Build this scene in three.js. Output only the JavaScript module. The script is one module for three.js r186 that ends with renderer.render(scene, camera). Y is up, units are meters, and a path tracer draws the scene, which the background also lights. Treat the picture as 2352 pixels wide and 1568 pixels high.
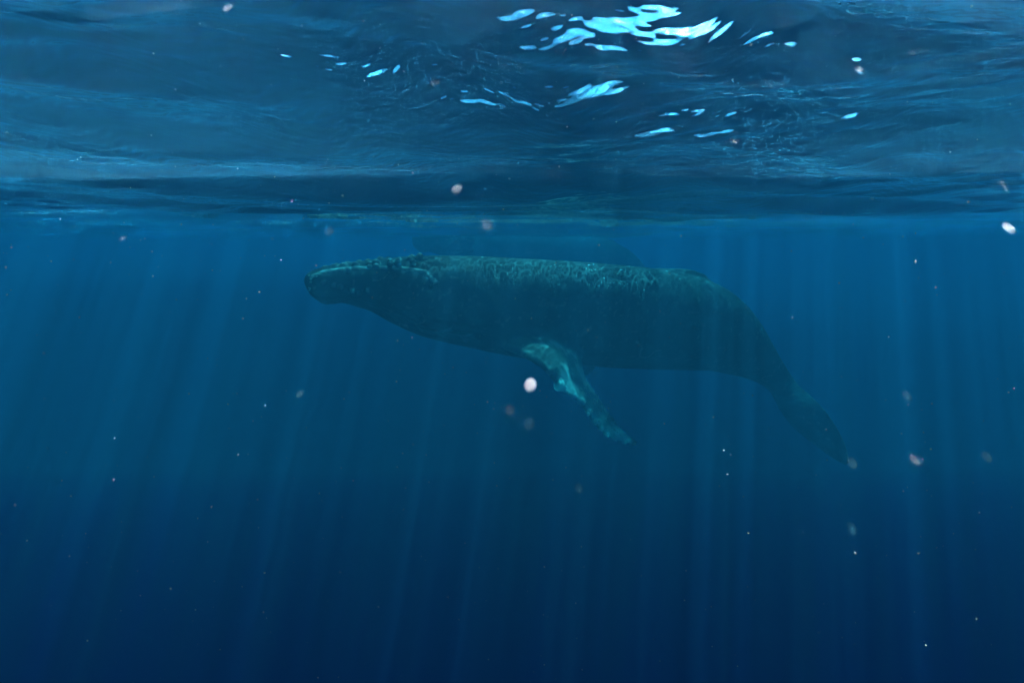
import * as THREE from 'three';
import { mergeGeometries } from 'three/addons/utils/BufferGeometryUtils.js';

// ---------------------------------------------------------------- camera, sky, sun, exposure
const scene = new THREE.Scene();
const FOCAL = 1300, IMG_W = 2352, IMG_H = 1568;                 // focal length in pixels of the photograph at 2352 px across
const PITCH = Math.atan((784 - 560) / FOCAL);                   // the camera looks down by this much
const EYE = new THREE.Vector3(0, -0.5, 0);                      // half a metre under the mean water level (y = 0)
const camera = new THREE.PerspectiveCamera(THREE.MathUtils.radToDeg(2 * Math.atan(784 / FOCAL)), IMG_W / IMG_H, 0.05, 600);
camera.position.copy(EYE);
camera.rotation.x = -PITCH;
camera.focus = 11; camera.userData.fStop = 3.5;

const SUN_AZ = THREE.MathUtils.degToRad(17), SUN_EL = THREE.MathUtils.degToRad(64);
const SUN = new THREE.Vector3(Math.sin(SUN_AZ) * Math.cos(SUN_EL), Math.sin(SUN_EL), -Math.cos(SUN_AZ) * Math.cos(SUN_EL));
{ // sky: deep blue overhead, pale sea haze low over the horizon, a glow round the sun
  const W = 512, H = 256, d = new Float32Array(W * H * 4);
  for (let j = 0; j < H; j++) for (let i = 0; i < W; i++) {
    const el = ((j + 0.5) / H - 0.5) * Math.PI, az = ((i + 0.5) / W - 0.5) * 2 * Math.PI;
    const x = Math.cos(az) * Math.cos(el), y = Math.sin(el), z = Math.sin(az) * Math.cos(el);
    const c = x * SUN.x + y * SUN.y + z * SUN.z, k = (j * W + i) * 4;
    const low = Math.exp(-Math.max(0, y) / 0.025), glow = Math.exp(-(1 - c) / 0.02);
    d[k] = 0.0002 + 1.1 * low + 0.01 * glow; d[k + 1] = 0.0005 + 1.1 * low + 0.01 * glow; d[k + 2] = 0.0014 + 1.1 * low + 0.01 * glow; d[k + 3] = 1;
    if (y < 0) { d[k] = 0.0003; d[k + 1] = 0.0006; d[k + 2] = 0.0014; }
  }
  const t = new THREE.DataTexture(d, W, H, THREE.RGBAFormat, THREE.FloatType);
  t.mapping = THREE.EquirectangularReflectionMapping; t.magFilter = THREE.LinearFilter; t.needsUpdate = true;
  scene.background = t; scene.environment = t;
}
const sun = new THREE.DirectionalLight(new THREE.Color(1, 0.96, 0.9), 5);
sun.position.copy(SUN).multiplyScalar(60); sun.target.position.set(0, 0, -8);
sun.position.add(sun.target.position);
sun.castShadow = true; sun.shadow.mapSize.set(2048, 2048);
Object.assign(sun.shadow.camera, { left: -40, right: 40, top: 40, bottom: -40, near: 1, far: 200 });
scene.add(sun, sun.target);

const renderer = new THREE.WebGLRenderer();
renderer.shadowMap.enabled = true;
renderer.toneMapping = THREE.LinearToneMapping;
renderer.toneMappingExposure = 255;

// ---------------------------------------------------------------- helpers
function rng(seed) { let s = seed >>> 0; return () => { s = (s + 0x6d2b79f5) | 0; let t = Math.imul(s ^ (s >>> 15), 1 | s); t = (t + Math.imul(t ^ (t >>> 7), 61 | t)) ^ t; return ((t ^ (t >>> 14)) >>> 0) / 4294967296; }; }
const lerp = THREE.MathUtils.lerp, clamp = THREE.MathUtils.clamp, smooth = THREE.MathUtils.smoothstep;
const h3 = (x, y, z) => { let n = Math.imul(x, 374761393) + Math.imul(y, 668265263) + Math.imul(z, 2147483647 - 1013904223); n = Math.imul(n ^ (n >>> 13), 1274126177); return ((n ^ (n >>> 16)) >>> 0) / 4294967296; };
function noise3(x, y, z) {
  const X = Math.floor(x), Y = Math.floor(y), Z = Math.floor(z); x -= X; y -= Y; z -= Z;
  const u = x * x * (3 - 2 * x), v = y * y * (3 - 2 * y), w = z * z * (3 - 2 * z);
  return lerp(lerp(lerp(h3(X, Y, Z), h3(X + 1, Y, Z), u), lerp(h3(X, Y + 1, Z), h3(X + 1, Y + 1, Z), u), v),
    lerp(lerp(h3(X, Y, Z + 1), h3(X + 1, Y, Z + 1), u), lerp(h3(X, Y + 1, Z + 1), h3(X + 1, Y + 1, Z + 1), u), v), w);
}
function fbm(x, y, z, n = 4) { let s = 0, a = 0.5, t = 0; for (let i = 0; i < n; i++) { s += a * noise3(x, y, z); t += a; a *= 0.5; x = x * 2.03 + 7.1; y = y * 2.03 + 3.3; z = z * 2.03 + 1.7; } return s / t; }
// where the sight line through a point of the photograph crosses the plane z = -depth
function at(px, py, depth) {
  const v = new THREE.Vector3((px - 1176) / FOCAL, (784 - py) / FOCAL, -1).applyAxisAngle(new THREE.Vector3(1, 0, 0), -PITCH);
  return v.multiplyScalar(depth / -v.z).add(EYE);
}
function tag(o, label, category, group, kind) {
  if (label) o.userData.label = label; if (category) o.userData.category = category; if (group) o.userData.group = group; if (kind) o.userData.kind = kind;
  o.castShadow = true; o.receiveShadow = true;
  return o;
}

// ---------------------------------------------------------------- the sea: waves, water body, seabed
const WAVES = [], SEA_SEED = 31, SEA_SHIFT = 1.0;
{
  const R = rng(SEA_SEED);
  const add = (len, steep, dir, ph) => { const k = 2 * Math.PI / len; WAVES.push([k * Math.sin(dir), k * Math.cos(dir), steep / k, ph]); };
  add(1.5, 0.10, 0.14, R() * 6.283); add(1.15, 0.09, -0.2, R() * 6.283);
  for (const [len, st, n, spread] of [[0.7, 0.09, 3, 0.28], [0.4, 0.065, 4, 0.34], [0.24, 0.05, 5, 0.36], [0.14, 0.034, 6, 0.4], [0.075, 0.018, 6, 0.45]])
    for (let i = 0; i < n; i++) add(len * (0.8 + 0.45 * R()), st * (0.7 + 0.6 * R()), (R() * 2 - 1) * spread, R() * 6.283);
}
function waveHeight(x, z, r = 0) {
  x -= SEA_SHIFT;
  const wx = x + 0.25 * (noise3(x * 1.1, 3.3, z * 1.1) - 0.5) + 0.08 * (noise3(x * 3.8, 9.3, z * 3.8) - 0.5), wz = z + 0.25 * (noise3(x * 1.1, 13.3, z * 1.1) - 0.5) + 0.08 * (noise3(x * 3.8, 19.3, z * 3.8) - 0.5);
  const calm = 0.3 + 1.2 * smooth(noise3(x * 0.7 + 40, 5, z * 1.1), 0.3, 0.8);   // patches of smooth and of ruffled water
  let h = -0.235 * Math.cos(2 * Math.PI * (z + 4.25 - 0.02 * x + 0.125 * Math.sin(x)) / 5.25) * (1 - 0.6 * smooth(-z, 5.5, 8.5));   // the swell: a trough some 4 m ahead
  for (const [kx, kz, a, ph] of WAVES) {
    const k2 = kx * kx + kz * kz; if (k2 * r * r > 1.2e5) continue;
    h += a * Math.sin(kx * wx + kz * wz + ph) * (k2 > 240 ? calm : 1);
  }
  return h;
}
function seaSurface(angles, radii, lift) {
  const na = angles.length, nr = radii.length, pos = new Float32Array((na * nr + 1) * 3), uv = new Float32Array((na * nr + 1) * 2), idx = [];
  const put = (n, x, z, r) => { pos.set([x, waveHeight(x, z, r) * (r > 120 ? 0 : 1) + lift, z], n * 3); uv.set([x / 20, z / 20], n * 2); };
  for (let j = 0; j < nr; j++) for (let i = 0; i < na; i++) put(j * na + i, Math.sin(angles[i]) * radii[j], -Math.cos(angles[i]) * radii[j], radii[j]);
  put(na * nr, 0, 0, 0);
  for (let i = 0; i < na; i++) {
    const n = (i + 1) % na;
    idx.push(na * nr, n, i);
    for (let j = 0; j < nr - 1; j++) { const a = j * na + i, b = j * na + n, c = a + na, d = b + na; idx.push(a, b, d, a, d, c); }
  }
  return { pos, uv, idx, na, nr };
}
const angles = [], radii = [];
for (let i = 0; i < 820; i++) angles.push(lerp(-0.84, 0.84, i / 819));
for (let i = 1; i < 60; i++) angles.push(0.84 + (2 * Math.PI - 1.68) * i / 60);
for (let r = 0.1; r < 0.8; r *= 1.12) radii.push(r);
for (let r = 0.8; r < 8; r *= 1.0042) radii.push(r);
for (let r = 8; r < 190; r *= 1.03) radii.push(r);
const DEPTH = -60, FILM_IOR = 2.33, FILM_BUMP = 1.0;
const mirrorTex = (() => { const N = 256, d = new Uint8Array(N * N * 4); for (let j = 0; j < N; j++) for (let i = 0; i < N; i++) { const x = (i / N - 0.5) * 20, z = (j / N - 0.5) * 20, r = Math.hypot(x, z), k = (j * N + i) * 4; d[k] = d[k + 1] = d[k + 3] = 255; d[k + 2] = 255 * (1 - smooth(r, 0.6, 0.8) * (1 - smooth(r, 4.4, 5.2)) * smooth(-z, Math.abs(x) * 0.9, Math.abs(x) * 1.1 + 0.01)); } const t = new THREE.DataTexture(d, N, N); t.magFilter = t.minFilter = THREE.LinearFilter; t.wrapS = t.wrapT = THREE.ClampToEdgeWrapping; t.offset.set(0.5, 0.5); t.needsUpdate = true; return t; })();
{
  const s = seaSurface(angles, radii, 0), g = new THREE.BufferGeometry(), { na, nr } = s, R = radii[nr - 1];
  const surf = new THREE.BufferGeometry();
  surf.setAttribute('position', new THREE.BufferAttribute(s.pos, 3)); surf.setIndex(s.idx); surf.computeVertexNormals();
  const n0 = na * nr + 1, pos = new Float32Array((n0 + na * 3 + 1) * 3), nor = new Float32Array(pos.length), uv = new Float32Array(pos.length / 3 * 2), idx = s.idx;
  pos.set(s.pos); nor.set(surf.attributes.normal.array); uv.set(s.uv);
  for (let i = 0; i < na; i++) {
    const x = Math.sin(angles[i]), z = -Math.cos(angles[i]), top = s.pos[((nr - 1) * na + i) * 3 + 1];
    [[top, x, 0, z], [DEPTH, x, 0, z], [DEPTH, 0, -1, 0]].forEach(([y, nx, ny, nz], k) => { pos.set([x * R, y, z * R], (n0 + k * na + i) * 3); nor.set([nx, ny, nz], (n0 + k * na + i) * 3); });
    const n = (i + 1) % na, a = n0 + i, b = n0 + n;
    idx.push(a, b, b + na, a, b + na, a + na, n0 + 3 * na, n0 + 2 * na + i, n0 + 2 * na + n);
  }
  pos.set([0, DEPTH, 0], (n0 + 3 * na) * 3); nor.set([0, -1, 0], (n0 + 3 * na) * 3);
  g.setAttribute('position', new THREE.BufferAttribute(pos, 3)); g.setAttribute('normal', new THREE.BufferAttribute(nor, 3)); g.setAttribute('uv', new THREE.BufferAttribute(uv, 2)); g.setIndex(idx);
  const T = 512, RIP = 1.25, px = new Float32Array(T * T * 4), Q = rng(21), ws = [];
  for (let i = 0; i < 40; i++) { const n = 9 + 40 * Q() ** 1.4, dir = (Q() * 2 - 1) * 0.5; ws.push([Math.round(n * Math.sin(dir)), Math.round(n * Math.cos(dir)), Q() * 6.283, 0.014 * (0.3 + 0.7 * Q())]); }
  for (let j = 0; j < T; j++) for (let i = 0; i < T; i++) {
    let sx = 0, sy = 0; const wob = 0.05 * Math.sin(2 * Math.PI * i / T) + 0.04 * Math.sin(2 * Math.PI * (2 * i + j) / T);
    for (const [kx, kz, ph, a] of ws) { const c = a * Math.cos((kx * i / T + kz * (j / T + wob)) * 2 * Math.PI + ph) / Math.hypot(kx, kz); sx += kx * c; sy += kz * c; }
    const l = Math.hypot(sx, sy, 1), k = (j * T + i) * 4; px[k] = 0.5 - 0.5 * sx / l; px[k + 1] = 0.5 - 0.5 * sy / l; px[k + 2] = 0.5 + 0.5 / l; px[k + 3] = 1;
  }
  const rip = new THREE.DataTexture(px, T, T, THREE.RGBAFormat, THREE.FloatType); rip.wrapS = rip.wrapT = THREE.RepeatWrapping; rip.magFilter = THREE.LinearFilter; rip.repeat.set(20 / RIP, 20 / RIP); rip.needsUpdate = true;
  const m = new THREE.MeshPhysicalMaterial({ color: 0xffffff, roughness: 0.0, normalMap: rip, metalness: 1, metalnessMap: mirrorTex, transmission: 1, thickness: 50, ior: 1.333, transparent: true, opacity: 0.98, attenuationColor: new THREE.Color(0.07, 0.78, 0.9), attenuationDistance: 14 });
  const o = new THREE.Mesh(g, m); o.name = 'water'; tag(o, 'deep blue open sea seen from under its rippled surface', 'sea', null, 'structure'); scene.add(o);
}
{
  const g = new THREE.CircleGeometry(185, 96).rotateX(-Math.PI / 2), o = new THREE.Mesh(g, new THREE.MeshStandardMaterial({ color: new THREE.Color(0.02, 0.025, 0.03), roughness: 1 }));
  o.position.y = DEPTH + 1; o.name = 'seabed'; tag(o, 'dark seabed lost in the deep water', 'seabed', null, 'structure'); scene.add(o);
}
{ // unseen absorbing bodies, added to darken the view downwards
  // the top is shaped as a ridge along x to set where darkening begins
  const N = 91, M = 61, half = 185, line = (n) => Array.from({ length: n }, (_, j) => { const t = (j / (n - 1)) * 2 - 1; return Math.sign(t) * (34 * Math.abs(t) + (half - 34) * Math.abs(t) ** 8); });
  const PROFILE = [0, 0.7, 1.5, 2.4, 3.4, 4.5, 5.8, 7.3, 9, 11, 13.5, 16.5, 20, 24, 200].map((z) => [z, Math.max(-9.2, -0.55 - z * (0.4 + 0.7 * Math.exp(-z / 4.2)))]), zs = line(N), xs = line(M), pos = [], idx = [];
  const top = (x, z) => { const q = Math.abs(z), i = PROFILE.findIndex((p) => q <= p[0]) || 1; return lerp(PROFILE[i - 1][1], PROFILE[i][1], (q - PROFILE[i - 1][0]) / (PROFILE[i][0] - PROFILE[i - 1][0])) - 0.12 * smooth(q, 0, 5) * noise3(x * 0.21, 4.4, z * 0.12) * (1 - smooth(q, 17, 22)) + (z < 0 ? smooth(q, 18, 34) * (6.0 - 3.2 * smooth(x + 0.35 * z, -16, 14)) : 0); };  // far side raised, most on the left, to darken the background there
  for (let k = 0; k < 2; k++) for (const x of xs) for (const z of zs) pos.push(x, k ? -58.5 : top(x, z), z);
  const V = (k, i, j) => k * M * N + i * N + j, quad = (a, b, c, d) => idx.push(a, b, c, a, c, d);
  for (let i = 0; i < M - 1; i++) for (let j = 0; j < N - 1; j++) { quad(V(0, i, j), V(0, i, j + 1), V(0, i + 1, j + 1), V(0, i + 1, j)); quad(V(1, i, j), V(1, i + 1, j), V(1, i + 1, j + 1), V(1, i, j + 1)); }
  for (let j = 0; j < N - 1; j++) { quad(V(0, 0, j), V(1, 0, j), V(1, 0, j + 1), V(0, 0, j + 1)); quad(V(0, M - 1, j), V(0, M - 1, j + 1), V(1, M - 1, j + 1), V(1, M - 1, j)); }
  for (let i = 0; i < M - 1; i++) { quad(V(0, i, 0), V(0, i + 1, 0), V(1, i + 1, 0), V(1, i, 0)); quad(V(0, i, N - 1), V(1, i, N - 1), V(1, i + 1, N - 1), V(0, i + 1, N - 1)); }
  const g = new THREE.BufferGeometry(); g.setAttribute('position', new THREE.Float32BufferAttribute(pos, 3)); g.setIndex(idx); g.computeVertexNormals();
  const m = new THREE.MeshPhysicalMaterial({ color: 0xffffff, roughness: 0, transmission: 1, thickness: 50, ior: 1, transparent: true, opacity: 0, attenuationColor: new THREE.Color(0.01, 0.1, 0.68), attenuationDistance: 9 });
  ['upper', 'middle', 'lowest'].forEach((which, k) => {   // it darkens in three steps, each a little deeper
    const h = g.clone(), p = h.attributes.position; for (let i = 0; i < p.count; i++) p.setXYZ(i, p.getX(i) * (1 - 0.004 * k), p.getY(i) < -58 ? -58.5 + 0.1 * k : p.getY(i) - [0, 0.9, 2.4][k], p.getZ(i) * (1 - 0.004 * k)); h.computeVertexNormals();
    const o = new THREE.Mesh(h, m); o.name = 'added_dark_body' + (k ? '_00' + k : ''); tag(o, 'added absorbing body that darkens the depths, ' + which + ' step', 'sea', null, 'structure'); scene.add(o);
  });
}
{ // sheets added over the sea: leaning normals gate the sun into shafts and dapples
  const T = 512, d = new Float32Array(T * T * 4), R = rng(9), ws = [], TILE = 6.1;
  const wave = (n0, n1, n) => Array.from({ length: n }, () => { const k = lerp(n0, n1, R()), a = R() * 6.283; return [Math.round(k * Math.sin(a)), Math.round(k * Math.cos(a)), R() * 6.283]; });
  const big = wave(1, 3.2, 9), wa = wave(10, 22, 10), wb = wave(20, 42, 10), sum = (w, u, v) => w.reduce((q, [kx, kz, ph]) => q + Math.sin((kx * u + kz * v) * 6.2832 + ph), 0) / Math.sqrt(w.length / 2);
  for (let j = 0; j < T; j++) for (let i = 0; i < T; i++) {
    const i2 = i / T + 0.006 * Math.sin(6.2832 * (2 * j / T + i / T)), u = i2, v = j / T + 0.006 * Math.sin(6.2832 * (2 * i / T - j / T)), dappleNet = Math.max(1 - Math.abs(sum(wa, u, v)) / 0.22, 0.95 - Math.abs(sum(wb, u, v)) / 0.22, 0), open = smooth(sum(big, u, v), -1.1, 1.3);  // fine dapple net and broad shaft pattern, drawn into the normals
    const lean = (1 - Math.min(1, dappleNet * (0.6 + 0.6 * open))) * 1.365 * FILM_BUMP, k = (j * T + i) * 4;
    d[k] = 0.5 - 0.5 * Math.sin(lean); d[k + 1] = 0.5; d[k + 2] = 0.5 + 0.5 * Math.cos(lean); d[k + 3] = 1;
  }
  const t = new THREE.DataTexture(d, T, T, THREE.RGBAFormat, THREE.FloatType); t.wrapS = t.wrapT = THREE.RepeatWrapping; t.magFilter = THREE.LinearFilter; t.needsUpdate = true;
  const some = (list, keep) => list.filter((v, i) => i % 3 === 0 && keep(v)), A = some(angles, () => true), RR = some(radii, (r) => r < 180);
  const sheet = (lift) => {
    const q = seaSurface(A, RR, lift), g = new THREE.BufferGeometry();
    g.setAttribute('position', new THREE.BufferAttribute(q.pos, 3)); g.setAttribute('uv', new THREE.BufferAttribute(q.uv.map((v) => v * 20 / TILE), 2)); g.setIndex(q.idx); g.computeVertexNormals(); return g;
  };
  const skin = { color: 0xffffff, roughness: 0, transmission: 1, thickness: 0, ior: FILM_IOR };  // film material shared by the added sheets
  const o = new THREE.Mesh(mergeGeometries([sheet(0.04), sheet(0.034)]), new THREE.MeshPhysicalMaterial({ ...skin, normalMap: t })); o.name = 'added_ripple_sheet'; tag(o, 'added sheets that pattern the sunlight over the whales', 'sea', null, 'structure'); scene.add(o);
  const o2 = new THREE.Mesh(mergeGeometries([sheet(0.046), sheet(0.052)]), new THREE.MeshPhysicalMaterial(skin)); o2.name = 'added_plain_sheet'; tag(o2, 'added plain sheets that cut the view up through the surface', 'sea', null, 'structure'); scene.add(o2);  // plain sheets added to dim what shows straight through the surface
}
scene.fog = new THREE.FogExp2(new THREE.Color(0.05, 0.47, 1.0), 0.029);

// ---------------------------------------------------------------- whales
function surfaceNets(f, lo, hi, cell) {
  const n = [0, 1, 2].map((k) => Math.ceil((hi[k] - lo[k]) / cell / 8) * 8 + 1), [nx, ny, nz] = n, v = new Float32Array(nx * ny * nz).fill(9);
  const P = (k, i) => lo[k] + i * cell, B = 8;
  for (let bz = 0; bz < nz; bz += B) for (let by = 0; by < ny; by += B) for (let bx = 0; bx < nx; bx += B) {
    const c = f(P(0, bx + B / 2), P(1, by + B / 2), P(2, bz + B / 2)), skip = Math.abs(c) > cell * B * 1.5;
    for (let z = bz; z < Math.min(bz + B, nz); z++) for (let y = by; y < Math.min(by + B, ny); y++) for (let x = bx; x < Math.min(bx + B, nx); x++)
      v[(z * ny + y) * nx + x] = skip ? c : f(P(0, x), P(1, y), P(2, z));
  }
  const id = new Int32Array(nx * ny * nz).fill(-1), pos = [], idx = [], at = (x, y, z) => (z * ny + y) * nx + x;
  const off = [[0, 0, 0], [1, 0, 0], [0, 1, 0], [1, 1, 0], [0, 0, 1], [1, 0, 1], [0, 1, 1], [1, 1, 1]], edges = [];
  for (let a = 0; a < 8; a++) for (let b = a + 1; b < 8; b++) if (off[a].reduce((s, o, k) => s + Math.abs(o - off[b][k]), 0) === 1) edges.push([a, b]);
  const q = new Float32Array(8);
  for (let z = 0; z < nz - 1; z++) for (let y = 0; y < ny - 1; y++) for (let x = 0; x < nx - 1; x++) {
    let neg = 0;
    for (let k = 0; k < 8; k++) { q[k] = v[at(x + off[k][0], y + off[k][1], z + off[k][2])]; if (q[k] < 0) neg++; }
    if (!neg || neg === 8) continue;
    let sx = 0, sy = 0, sz = 0, m = 0;
    for (const [a, b] of edges) if ((q[a] < 0) !== (q[b] < 0)) { const t = q[a] / (q[a] - q[b]); sx += lerp(off[a][0], off[b][0], t); sy += lerp(off[a][1], off[b][1], t); sz += lerp(off[a][2], off[b][2], t); m++; }
    id[at(x, y, z)] = pos.length / 3; pos.push(P(0, x + sx / m), P(1, y + sy / m), P(2, z + sz / m));
  }
  const quad = (a, b, c, d, flip) => { if (Math.min(a, b, c, d) < 0) return; flip ? idx.push(a, c, b, a, d, c) : idx.push(a, b, c, a, c, d); };
  for (let z = 1; z < nz - 1; z++) for (let y = 1; y < ny - 1; y++) for (let x = 1; x < nx - 1; x++) {
    const s = v[at(x, y, z)] < 0;
    if (s !== v[at(x + 1, y, z)] < 0) quad(id[at(x, y - 1, z - 1)], id[at(x, y, z - 1)], id[at(x, y, z)], id[at(x, y - 1, z)], !s);
    if (s !== v[at(x, y + 1, z)] < 0) quad(id[at(x - 1, y, z - 1)], id[at(x - 1, y, z)], id[at(x, y, z)], id[at(x, y, z - 1)], !s);
    if (s !== v[at(x, y, z + 1)] < 0) quad(id[at(x - 1, y - 1, z)], id[at(x, y - 1, z)], id[at(x, y, z)], id[at(x - 1, y, z)], !s);
  }
  const p = new Float32Array(pos), nor = new Float32Array(pos.length), e = cell * 0.7;
  for (let i = 0; i < p.length; i += 3) {
    const [x, y, z] = [p[i], p[i + 1], p[i + 2]];
    let gx = f(x + e, y, z) - f(x - e, y, z), gy = f(x, y + e, z) - f(x, y - e, z), gz = f(x, y, z + e) - f(x, y, z - e); const l = Math.hypot(gx, gy, gz) || 1;
    nor[i] = gx / l; nor[i + 1] = gy / l; nor[i + 2] = gz / l;
  }
  const g = new THREE.BufferGeometry();
  g.setAttribute('position', new THREE.BufferAttribute(p, 3)); g.setAttribute('normal', new THREE.BufferAttribute(nor, 3)); g.setIndex(idx);
  return g;
}
const smin = (a, b, k) => { const h = Math.max(k - Math.abs(a - b), 0) / k; return Math.min(a, b) - h * h * k * 0.25; };
// a chain of tapered capsules given as [x, y, z, radius]
function chain(nodes) {
  const seg = nodes.slice(1).map((b, i) => { const a = nodes[i], d = [b[0] - a[0], b[1] - a[1], b[2] - a[2]]; return [...a, ...d, b[3] - a[3], d[0] * d[0] + d[1] * d[1] + d[2] * d[2]]; });
  return (x, y, z) => {
    let best = 1e9;
    for (const s of seg) {
      const px = x - s[0], py = y - s[1], pz = z - s[2], t = clamp((px * s[4] + py * s[5] + pz * s[6]) / s[8], 0, 1);
      const qx = px - t * s[4], qy = py - t * s[5], qz = pz - t * s[6], d = Math.sqrt(qx * qx + qy * qy + qz * qz) - s[3] - t * s[7];
      if (d < best) best = d;
    }
    return best;
  };
}
const curve = (pts, n) => { const c = new THREE.CatmullRomCurve3(pts.map((p) => new THREE.Vector3(p[0], p[1], p[2])), false, 'centripetal'); return Array.from({ length: n }, (_, i) => c.getPoint(i / (n - 1))); };
const spread = (v, n) => Array.from({ length: n }, (_, i) => { const t = i / (n - 1) * (v.length - 1), k = Math.min(v.length - 2, Math.floor(t)); return lerp(v[k], v[k + 1], t - k); });
const FOIL = [[0, 0.5], [0.12, 0.85], [0.3, 1], [0.55, 0.8], [0.8, 0.45], [1, 0.2]];
// a foil-shaped blade: stations of [leading edge point, trailing edge point, half thickness], skinned with triangles that carry a thickness
function blade(stations, n = 18) {
  const A = curve(stations.map((s) => s[0]), n), B = curve(stations.map((s) => s[1]), n), H = spread(stations.map((s) => s[2]), n), tris = [], box = new THREE.Box3();
  const P = (i, j) => { const [f, h] = FOIL[j], v = A[i].clone().lerp(B[i], f); return [v.x, v.y, v.z, H[i] * h]; };
  const add = (a, b, c) => { for (const p of [a, b, c]) box.expandByPoint(new THREE.Vector3(p[0], p[1], p[2])); tris.push(a, b, c); };
  for (let i = 0; i < n - 1; i++) for (let j = 0; j < FOIL.length - 1; j++) { const a = P(i, j), b = P(i + 1, j), c = P(i + 1, j + 1), d = P(i, j + 1); add(a, b, c); add(a, c, d); }
  const T = tris, lead = A;
  const dist = (x, y, z) => {
    const ox = Math.max(box.min.x - x, 0, x - box.max.x), oy = Math.max(box.min.y - y, 0, y - box.max.y), oz = Math.max(box.min.z - z, 0, z - box.max.z), o = Math.sqrt(ox * ox + oy * oy + oz * oz);
    if (o > 0.6) return o;
    let best = 1e9;
    for (let k = 0; k < T.length; k += 3) {
      const a = T[k], b = T[k + 1], c = T[k + 2];
      const abx = b[0] - a[0], aby = b[1] - a[1], abz = b[2] - a[2], acx = c[0] - a[0], acy = c[1] - a[1], acz = c[2] - a[2], apx = x - a[0], apy = y - a[1], apz = z - a[2];
      const d00 = abx * abx + aby * aby + abz * abz, d01 = abx * acx + aby * acy + abz * acz, d11 = acx * acx + acy * acy + acz * acz, d20 = apx * abx + apy * aby + apz * abz, d21 = apx * acx + apy * acy + apz * acz;
      const den = d00 * d11 - d01 * d01 || 1e-12; let v = (d11 * d20 - d01 * d21) / den, w = (d00 * d21 - d01 * d20) / den;
      if (w < 0) { w = 0; v = clamp(d20 / d00, 0, 1); } else if (v < 0) { v = 0; w = clamp(d21 / d11, 0, 1); }
      else if (v + w > 1) { const bcx = acx - abx, bcy = acy - aby, bcz = acz - abz, t = clamp(((apx - abx) * bcx + (apy - aby) * bcy + (apz - abz) * bcz) / (bcx * bcx + bcy * bcy + bcz * bcz || 1e-12), 0, 1); v = 1 - t; w = t; }
      const qx = apx - v * abx - w * acx, qy = apy - v * aby - w * acy, qz = apz - v * abz - w * acz;
      const d = Math.sqrt(qx * qx + qy * qy + qz * qz) - Math.max(0.022, a[3] * (1 - v - w) + b[3] * v + c[3] * w);
      if (d < best) best = d;
    }
    return best;
  };
  dist.lead = lead; dist.H = H; dist.trail = B;
  return dist;
}
const WD = 12.7, SPINE_DEPTH = (px) => lerp(12.0, 14.9, (px - 700) / 1250), ORIGIN = at(1250, 720, WD);
// a point of the whale's own frame from its outline: pixel on the photograph and metres towards the viewer from the whale's midplane
const W = (px, py, z = 0) => { const p = at(px, py, SPINE_DEPTH(px) - z).sub(ORIGIN); return [p.x, p.y, p.z]; };
const MPP = WD / FOCAL / Math.cos(0.06);                          // metres per photograph pixel at the whale
const OUTLINE = [[712, 634, 655], [724, 622, 669], [745, 613, 692], [766, 609, 696], [792, 606, 695], [830, 601, 705], [880, 596, 721], [930, 591, 747], [1000, 587, 778], [1100, 589, 801], [1200, 594, 822], [1300, 599, 836], [1400, 607, 845], [1500, 617, 850], [1590, 638, 852]];
const BACK = [[1655, 668, 1625, 852], [1712, 722, 1672, 860], [1760, 782, 1715, 868], [1800, 838, 1752, 882], [1835, 890, 1780, 906]];
const rough = [...OUTLINE.map(([x, t, b]) => [...W(x, (t + b) / 2), (b - t) / 2 * MPP * SPINE_DEPTH(x) / WD]), ...BACK.map(([x, y, u, v]) => [...W((x + u) / 2, (y + v) / 2), Math.hypot(x - u, y - v) / 2 * MPP * SPINE_DEPTH(x) / WD])];
const spine = (() => { const c = curve(rough, 300), r = spread(rough.map((p) => p[3]), 300), rr = r.map((v, i) => { let t = 0, n = 0; for (let k = -9; k <= 9; k++) if (r[i + k] !== undefined && Math.min(i, 299 - i) >= Math.abs(k)) { t += r[i + k]; n++; } return t / n; }); return c.map((p, i) => [p.x, p.y, p.z, rr[i]]); })();
const spineDistance = (() => {
  const parts = []; for (let i = 0; i < 299; i++) parts.push(chain([spine[i], spine[i + 1]]));
  return (x, y, z) => {
    let k = 0, best = 1e9;
    for (let i = 0; i < 300; i += 12) { const s = spine[i], d = Math.hypot(x - s[0], y - s[1], z - s[2]) - s[3]; if (d < best) { best = d; k = i; } }
    for (let i = Math.max(0, k - 12); i < Math.min(299, k + 12); i++) { const d = parts[i](x, y, z); if (d < best) best = d; }
    return best;
  };
})();
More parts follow.
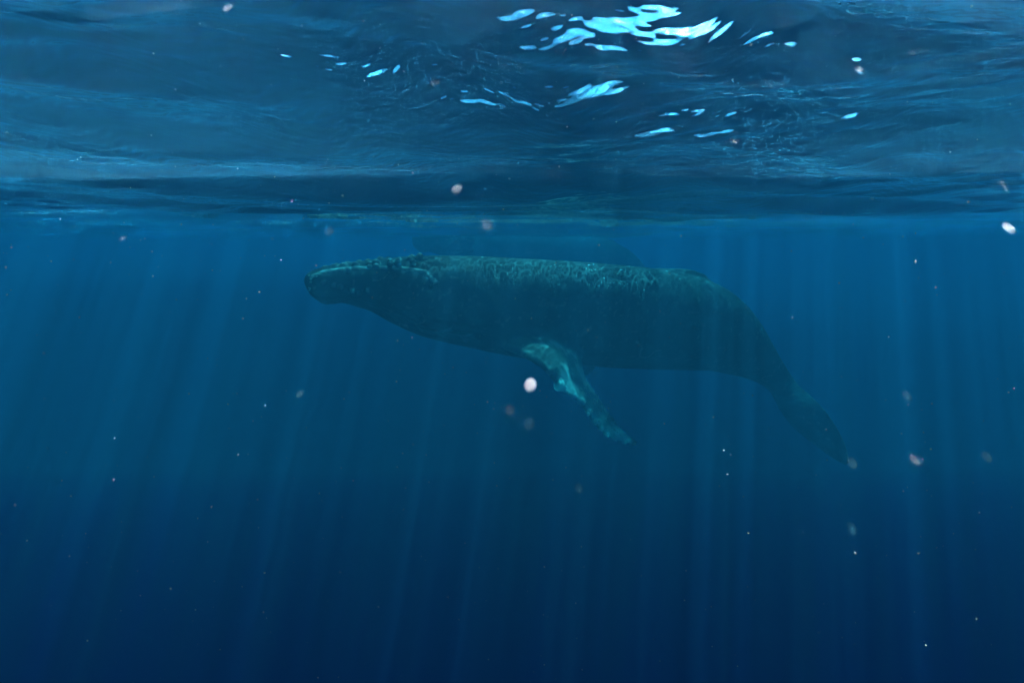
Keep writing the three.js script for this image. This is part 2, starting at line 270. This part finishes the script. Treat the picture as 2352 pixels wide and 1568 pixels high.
function makeWhale(name, cell, flipperStations, detail) {
  const bodyChain = spineDistance, chin = chain([[730, 666, 0.13], [750, 680, 0.165], [770, 677, 0.15], [790, 670, 0.1]].map(([a, b, r]) => [...W(a, b), r]));
  const ax = spine.map((s) => s[0]);
  const axisZ = (x) => { for (let i = 0; i < ax.length - 1; i++) if (x < ax[i + 1]) return lerp(spine[i][2], spine[i + 1][2], clamp((x - ax[i]) / (ax[i + 1] - ax[i]), 0, 1)); return spine[ax.length - 1][2]; };
  const axisY = (x) => { for (let i = 0; i < ax.length - 1; i++) if (x < ax[i + 1]) return lerp(spine[i][1], spine[i + 1][1], clamp((x - ax[i]) / (ax[i + 1] - ax[i]), 0, 1)); return spine[ax.length - 1][1]; };
  const X = (px) => W(px, 700)[0], xHead = X(700), xJaw = X(1020), xTail = X(1600), xEnd = X(1830);
  const wide = (x) => x < xTail ? lerp(1.12, 0.98, smooth(x, xHead, xJaw + 1)) : lerp(0.98, 0.62, smooth(x, xTail, xEnd));
  const flip = blade(flipperStations.map(([a, b, z, h, zt]) => [W(...a, z + (zt || 0)), W(...b, z - (zt || 0)), h]));
  const far = blade([[[1170, 800], [1235, 770], -0.8, 0.16], [[1200, 815], [1290, 785], -1.5, 0.15], [[1260, 835], [1325, 800], -2.3, 0.12], [[1330, 858], [1372, 832], -3.0, 0.08], [[1408, 866], [1412, 860], -3.6, 0.03]].map(([a, b, z, h]) => [W(...a, z), W(...b, z), h]));
  const fl = [[[1776, 884], [1818, 872], 0, 0.12], [[1787, 923], [1854, 903], 0.4, 0.10], [[1818, 972], [1893, 942], 1.0, 0.075], [[1866, 1015], [1926, 990], 1.4, 0.05], [[1914, 1050], [1945, 1036], 1.7, 0.03], [[1944, 1066], [1950, 1060], 1.85, 0.012]];
  const flukeA = blade(fl.map(([a, b, z, h]) => [W(...a, z - 0.15 - 0.45 * Math.min(1, z)), W(...b, z + 0.15 + 0.45 * Math.min(1, z)), h])), flukeB = blade(fl.map(([a, b, z, h]) => [W(a[0] + z * 3, a[1], -0.15 - 0.3 * Math.min(1, z) - z), W(b[0] - z * 9, b[1] + 3 + z * 7, -z + 0.15 + 0.3 * Math.min(1, z)), h]));
  const dorsal = chain([[1520, 640, 0.2], [1560, 627, 0.11], [1592, 627, 0.07], [1616, 634, 0.03]].map(([a, b, r]) => [...W(a, b), r])), dorsal2 = chain([[1545, 660, 0.2], [1612, 652, 0.1]].map(([a, b, r]) => [...W(a, b), r]));
  const onSkin = (px, py, sign = 1) => { const [x, y] = W(px, py), zc = axisZ(x), w = wide(x); let z = 2; while (z > 0.02 && bodyChain(x, y, zc + z / w) > 0) z -= 0.01; const p = W(px, py, 0); return [p[0], p[1], zc + sign * z]; };
  const knobs = [], R = rng(5);
  if (detail) {
    for (let i = 0; i < 10; i++) for (const [dz, dy] of [[0, 0], [0.3, 3], [-0.3, 3], [0.55, 12]]) {
      const px = 738 + i * 25 + R() * 12, top = px < 766 ? lerp(624, 609, (px - 724) / 42) : lerp(609, 590, (px - 766) / 164); if (R() < 0.18) continue;
      const k = clamp((px - 710) / 120, 0.25, 1); knobs.push([...W(px, top + dy + (dz ? 1 : 0), dz * k), 0.05 + 0.03 * R()]);
    }
    for (let i = 0; i < 7; i++) knobs.push([...onSkin(728 + i * 22 + R() * 14, 640 + R() * 22 + i * 3), 0.03 + 0.02 * R()]);
    for (let i = 0; i < 6; i++) knobs.push([...W(718 + R() * 12, 632 + i * 7, 0.12 * (R() - 0.3)), 0.05 + 0.02 * R()]);
    for (const [t, r] of [[0.2, 0.07], [0.32, 0.08], [0.43, 0.12], [0.52, 0.06], [0.58, 0.08], [0.65, 0.06], [0.72, 0.07], [0.78, 0.05], [0.84, 0.05], [0.9, 0.04], [0.95, 0.035]]) {
      const v = flip.lead[Math.round(t * 17)]; knobs.push([v.x, v.y, v.z, r]);
    }
  }
  const lip = detail ? chain([[728, 632, 0.2], [750, 624, 0.34], [790, 617, 0.47], [850, 613, 0.62], [930, 613, 0.8], [985, 620, 0.9], [1012, 642, 0.98]].map(([a, b]) => [...onSkin(a, b), 0.03])) : null;
  const lipPoints = [];
  const body = (x, y, z) => {
    const zc = axisZ(x), w = wide(x);
    let d = bodyChain(x, y, zc + (z - zc) / w);
    if (x < X(840)) d = smin(d, chin(x, y, zc + (z - zc) / 2.2), 0.1);
    if (d < 0.25 && x < X(1330) && detail) {
      const dy = y - axisY(x), dz = z - zc, a = Math.atan2(dz, -dy);                  // 0 under the belly
      const on = smooth(1.25 - Math.abs(a), 0, 0.3) * smooth(X(1330) - x, 0, 1.2) * smooth(x, X(715), X(780));
      d += on * 0.016 * (0.5 + 0.5 * Math.cos(a * 34));
    }
    d = smin(d, dorsal(x, y, zc + (z - zc) / 0.6), 0.18); d = smin(d, dorsal2(x, y, zc + (z - zc) / 0.7), 0.25);
    return d;
  };
  const f = (x, y, z) => {
    let d = body(x, y, z);
    if (x > X(1690)) { d = smin(d, flukeA(x, y, z), 0.1); d = smin(d, flukeB(x, y, z), 0.1); }
    if (x > X(830) && x < X(1480)) { d = smin(d, flip(x, y, z), 0.22); d = smin(d, far(x, y, z), 0.22); }
    for (const k of knobs) { const q = Math.hypot(x - k[0], y - k[1], z - k[2]); if (q < 0.4) d = smin(d, q - k[3], 0.05); }
    if (lip && d < 0.3 && x < X(1040)) d = smin(d, lip(x, y, z), 0.03);
    return d;
  };
  const lo = [X(690), W(1250, 1100)[1], -3.9], hi = [X(1990), W(1250, 560)[1], 2.6];
  const g = surfaceNets(f, lo, hi, cell), p = g.attributes.position, col = new Float32Array(p.count * 3), c = new THREE.Color(), n = g.attributes.normal;
  for (let i = 0; i < p.count; i++) {
    const x = p.getX(i), y = p.getY(i), z = p.getZ(i), db = body(x, y, z), df = flip(x, y, z);
    // slate grey skin, with blotches, old scratches and scars
    let v = 0.03 + 0.03 * fbm(x * 1.3, y * 1.3, z * 1.3, 4) + 0.02 * smooth(noise3(x * 5, y * 5, z * 5), 0.62, 0.9);
    const s1 = Math.abs(noise3(x * 1.7 + 9, y * 3.1, z * 2.3) - 0.5), s2 = noise3(x * 0.9, y * 0.9 + 4, z * 0.9);
    if (s1 < 0.012 && s2 > 0.55) v += 0.16;
    const blotch = noise3(x * 7 + 3, y * 7, z * 7); if (blotch > 0.86) v += 0.12 * noise3(x * 21, y * 21, z * 21);
    const speck = noise3(x * 13 + 5, y * 13, z * 13); v += 0.05 * smooth(fbm(x * 0.9 + 2, y * 0.9, z * 0.9, 3), 0.5, 0.68) + (speck > 0.8 ? 0.1 * noise3(x * 3, y * 3, z * 3 + 7) : 0);
    let r = v * 1.0, gg = v * 0.95, b = v * 1.1;
    if (df < 0.07 && db > -0.02) {                                     // the flipper: pale mottling on dark
      const m = smooth(0.75 * fbm(x * 2.2 + 5, y * 2.2, z * 2.2, 4) + 0.25 * fbm(x * 9, y * 9, z * 9, 3), 0.42, 0.62), t = smooth(db, 0.0, detail ? 0.25 : 0.05);
      const q = lerp(0.12, 0.6, m) * t; r = lerp(r, q * 0.95, t); gg = lerp(gg, q, t); b = lerp(b, q * 0.97, t);
    }
    if (lip && lip(x, y, z) < 0.015) { r += 0.3; gg += 0.3; b += 0.3; }
    for (const k of knobs) { if (Math.hypot(x - k[0], y - k[1], z - k[2]) < k[3] + 0.015) { const q = 0.1 + 0.2 * noise3(x * 14, y * 14, z * 14); r += q; gg += q; b += q; break; } }
    col[i * 3] = r; col[i * 3 + 1] = gg; col[i * 3 + 2] = b;
  }
  g.setAttribute('color', new THREE.BufferAttribute(col, 3));
  const root = new THREE.Group(); root.name = name; scene.add(root);
  const o = new THREE.Mesh(g, new THREE.MeshPhysicalMaterial({ vertexColors: true, roughness: 0.7, specularIntensity: 0.3 })); o.name = 'body'; tag(o); root.add(o);
  if (detail) {
    const eye = new THREE.Mesh(new THREE.SphereGeometry(0.05, 16, 12), new THREE.MeshPhysicalMaterial({ color: new THREE.Color(0.012, 0.012, 0.014), roughness: 0.25 }));
    eye.position.set(...onSkin(1002, 652)); eye.name = 'eye'; tag(eye); root.add(eye);
    // barnacles: little open cones in clusters on the outer half of the flipper, on its front edge, on the chin and the snout
    const shells = [], B = rng(44), up = new THREE.Vector3(0, 1, 0);
    const put = (x, y, z0, r) => {
      let z = z0 + 1.2; while (z > z0 - 1.2 && f(x, y, z) > 0) z -= 0.012; if (z <= z0 - 1.2) return;
      const e = 0.02, v = new THREE.Vector3(f(x + e, y, z) - f(x - e, y, z), f(x, y + e, z) - f(x, y - e, z), f(x, y, z + e) - f(x, y, z - e)).normalize();
      const c = new THREE.LatheGeometry([[r, -0.01], [r * 0.62, r * 0.8], [r * 0.4, r * 0.75], [r * 0.28, r * 0.2]].map((p) => new THREE.Vector2(...p)), 8);
      c.applyQuaternion(new THREE.Quaternion().setFromUnitVectors(up, v)).translate(x, y, z); shells.push(c);
    };
    const on = (t, q) => { const i = clamp(Math.round(t * 17), 0, 17); return flip.lead[i].clone().lerp(flip.trail[i], q); };
    for (const [t0, q0, n] of [[0.5, 0.85, 9], [0.55, 0.7, 9], [0.6, 0.9, 8], [0.68, 0.75, 11], [0.74, 0.85, 10], [0.8, 0.7, 6], [0.86, 0.6, 5], [0.42, 0.1, 4], [0.62, 0.05, 4], [0.72, 0.1, 5], [0.84, 0.1, 6], [0.92, 0.3, 8], [0.97, 0.5, 5]])
      for (let i = 0; i < n; i++) { const p = on(t0 + (B() - 0.5) * 0.09, q0 + (B() - 0.5) * 0.24); put(p.x + (B() - 0.5) * 0.05, p.y + (B() - 0.5) * 0.08, p.z, 0.016 + 0.022 * B()); }
    for (let i = 0; i < 16; i++) { const p = W(716 + B() * 24, 632 + B() * 34); put(p[0], p[1], p[2], 0.014 + 0.018 * B()); }
    const bar = new THREE.Mesh(mergeGeometries(shells), new THREE.MeshStandardMaterial({ color: new THREE.Color(0.62, 0.62, 0.58), roughness: 0.9, side: THREE.DoubleSide }));
    bar.name = 'barnacle_cluster'; tag(bar, 'pale barnacles on flipper and snout', null, null, 'stuff'); root.add(bar);
  }
  return { root, f, flip, body };
}
const FLIPPER = [[[1166, 794], [1226, 744], 0.75, 0.2, 0.25], [[1222, 820], [1296, 769], 1.2, 0.17, 0.6], [[1262, 850], [1328, 812], 1.5, 0.14, 0.58], [[1288, 890], [1343, 866], 1.68, 0.11, 0.42], [[1330, 917], [1371, 908], 1.8, 0.09, 0.32], [[1368, 971], [1401, 952], 1.9, 0.07, 0.26], [[1402, 1002], [1428, 989], 1.9, 0.05, 0.16], [[1454, 1021], [1462, 1015], 1.85, 0.025, 0.02]];
const whale = makeWhale('humpback_whale', 0.034, FLIPPER, true);
whale.root.position.copy(ORIGIN).sub(EYE).multiplyScalar(1.25).add(EYE); whale.root.scale.setScalar(1.25);
tag(whale.root, 'large dark humpback whale in the middle with its near flipper hanging down', 'whale');
const other = makeWhale('humpback_whale_001', 0.075, [[[855, 690], [940, 705], 0.5, 0.14, 0.2], [[892, 656], [975, 690], 1.1, 0.12, 0.3], [[925, 632], [995, 668], 1.7, 0.09, 0.3], [[968, 628], [990, 640], 2.1, 0.04, 0.05]], false);
{
  const k = at(1215, 593, 40); other.root.position.copy(k); other.root.scale.setScalar(1.56);
  tag(other.root, 'faint hazy whale just under the surface behind the back of the large one', 'whale');
}

// ---------------------------------------------------------------- things adrift in the water
const speckMat = (c, o) => new THREE.MeshPhysicalMaterial({ color: c.clone().multiplyScalar(0.5), roughness: 1, transmission: 0.9, thickness: 0, specularIntensity: 0.2, transparent: o < 1, opacity: o });
function speckShape(seed, sx = 1, sy = 1) {
  const g = new THREE.IcosahedronGeometry(1, seed === 2.2 ? 1 : 3), p = g.attributes.position;
  for (let i = 0; i < p.count; i++) { const k = 0.95 + 0.1 * noise3(p.getX(i) * 1.8 + seed, p.getY(i) * 1.8, p.getZ(i) * 1.8); p.setXYZ(i, p.getX(i) * k * sx, p.getY(i) * k * sy, p.getZ(i) * k); }
  g.computeVertexNormals(); return g;
}
{
  const PINK = new THREE.Color(0.95, 0.86, 1.0), LAV = new THREE.Color(0.62, 0.62, 0.8), RED = new THREE.Color(0.6, 0.4, 0.36), TEAL = new THREE.Color(0.2, 0.5, 0.55);
  const list = [
    [1218, 884, 14, 0.8, PINK.clone().multiplyScalar(0.95), 1, 'bright round pale pink particle left of the hanging flipper'],
    [1049, 434, 12, 0.8, PINK, 0.25, 'round pinkish particle against the ripples above the head of the whale'],
    [2318, 523, 12, 0.8, LAV, 0.4, 'round lavender particle near the right edge below the surface', 1, 1.15],
    [523, 18, 12, 0.8, LAV, 0.25, 'round pale blue particle at the top edge on the left'],
    [281, 548, 7, 0.8, LAV, 0.15, 'small round greyish particle below the surface on the far left'],
    [1000, 190, 10, 0.8, PINK, 0.12, 'faint pinkish particle over the dark wave above the middle'],
    [1975, 159, 8, 0.8, PINK, 0.2, 'small pinkish particle over the dark wave right of the glints'],
    [2306, 426, 9, 0.8, LAV, 0.15, 'faint upright oval particle over the ripples at the right edge', 0.8, 1.4],
    [1685, 323, 7, 0.8, RED, 0.22, 'small reddish particle under the dark wave right of the middle', 1.1, 0.8],
    [2101, 1055, 10, 0.8, LAV, 0.13, 'pale blue round particle in open water right of the tail fluke', 0.9, 1.1],
    [2085, 909, 11, 0.8, TEAL, 0.11, 'faint teal round particle in open water above the pale blue one'],
    [2268, 1049, 10, 0.8, TEAL, 0.14, 'faint teal oval particle at the right edge level with the fluke tip', 0.85, 1.15],
    [1958, 1063, 11, 0.8, TEAL, 0.125, 'faint teal round particle at the tip of the tail fluke'],
    [1958, 1215, 11, 0.8, TEAL, 0.1, 'faint teal round particle straight below the tip of the tail fluke'],
    [1330, 1120, 10, 0.8, TEAL, 0.1, 'faint teal round particle below the tip of the flipper'],
    [1217, 973, 12, 0.8, TEAL, 0.075, 'very faint round particle below the bright pink one'],
    [1171, 940, 10, 0.8, RED, 0.08, 'faint brownish round particle left below the bright pink one'],
    [688, 905, 8, 0.8, TEAL, 0.125, 'faint teal round particle in open water left below the whale'],
    [1120, 516, 12, 0.8, PINK, 0.07, 'faint large grey particle just above the back of the whale'],
    [757, 530, 9, 0.8, RED, 0.1, 'faint reddish particle just under the surface above the snout'],
    [2096, 120, 7, 0.8, LAV, 0.12, 'small faint particle over the bright ripples at the upper right'],
    [1172, 590, 0, 0, PINK, 1, ''],
  ];
  let n = 0; const tilt = rng(3);
  for (const [px, py, r, depth, color, op, label, sx, sy] of list) {
    if (!r) continue;
    const o = new THREE.Mesh(speckShape(n * 3.7, sx, sy), speckMat(color, op)); o.position.copy(at(px, py, depth + 0.05 * (n % 3))); o.scale.setScalar(r / FOCAL * (depth + 0.05 * (n % 3)));
    o.scale.z *= 0.14; o.scale.y *= 1.3; o.rotation.set((tilt() - 0.5) * 0.4 - PITCH - 0.7, (tilt() - 0.5) * 0.5, 0);
    o.name = n ? 'drifting_particle_' + String(n).padStart(3, '0') : 'drifting_particle'; tag(o, label, 'particle', 'larger particles drifting close to the lens'); scene.add(o); n++;
  }
  const R = rng(31), N = 1700, m = new THREE.InstancedMesh(speckShape(2.2), speckMat(new THREE.Color(0.6, 0.57, 0.6), 1), N), M = new THREE.Matrix4(), c = new THREE.Color();
  let k = 0;
  while (k < N) {
    const d = 0.8 + 6.5 * R(), p = at(R() * 2500 - 70, R() * 1700 - 60, d), top = waveHeight(p.x, p.z) - 0.04; if (p.y > top) continue;
    const s = (0.3 + 1.1 * R() ** 5) * d / FOCAL * 1.2;
    M.makeRotationFromEuler(new THREE.Euler(R() * 6, R() * 6, R() * 6)).scale(new THREE.Vector3(s * (0.7 + 0.8 * R()), s, s)).setPosition(p); m.setMatrixAt(k, M); m.setColorAt(k, c.setRGB(1, 0.6 + 0.4 * R(), 0.6 + 0.4 * R())); k++;
  }
  m.name = 'marine_snow'; tag(m, 'tiny pale specks drifting all through the water', 'marine snow', null, 'stuff'); scene.add(m);
}
renderer.render(scene, camera);
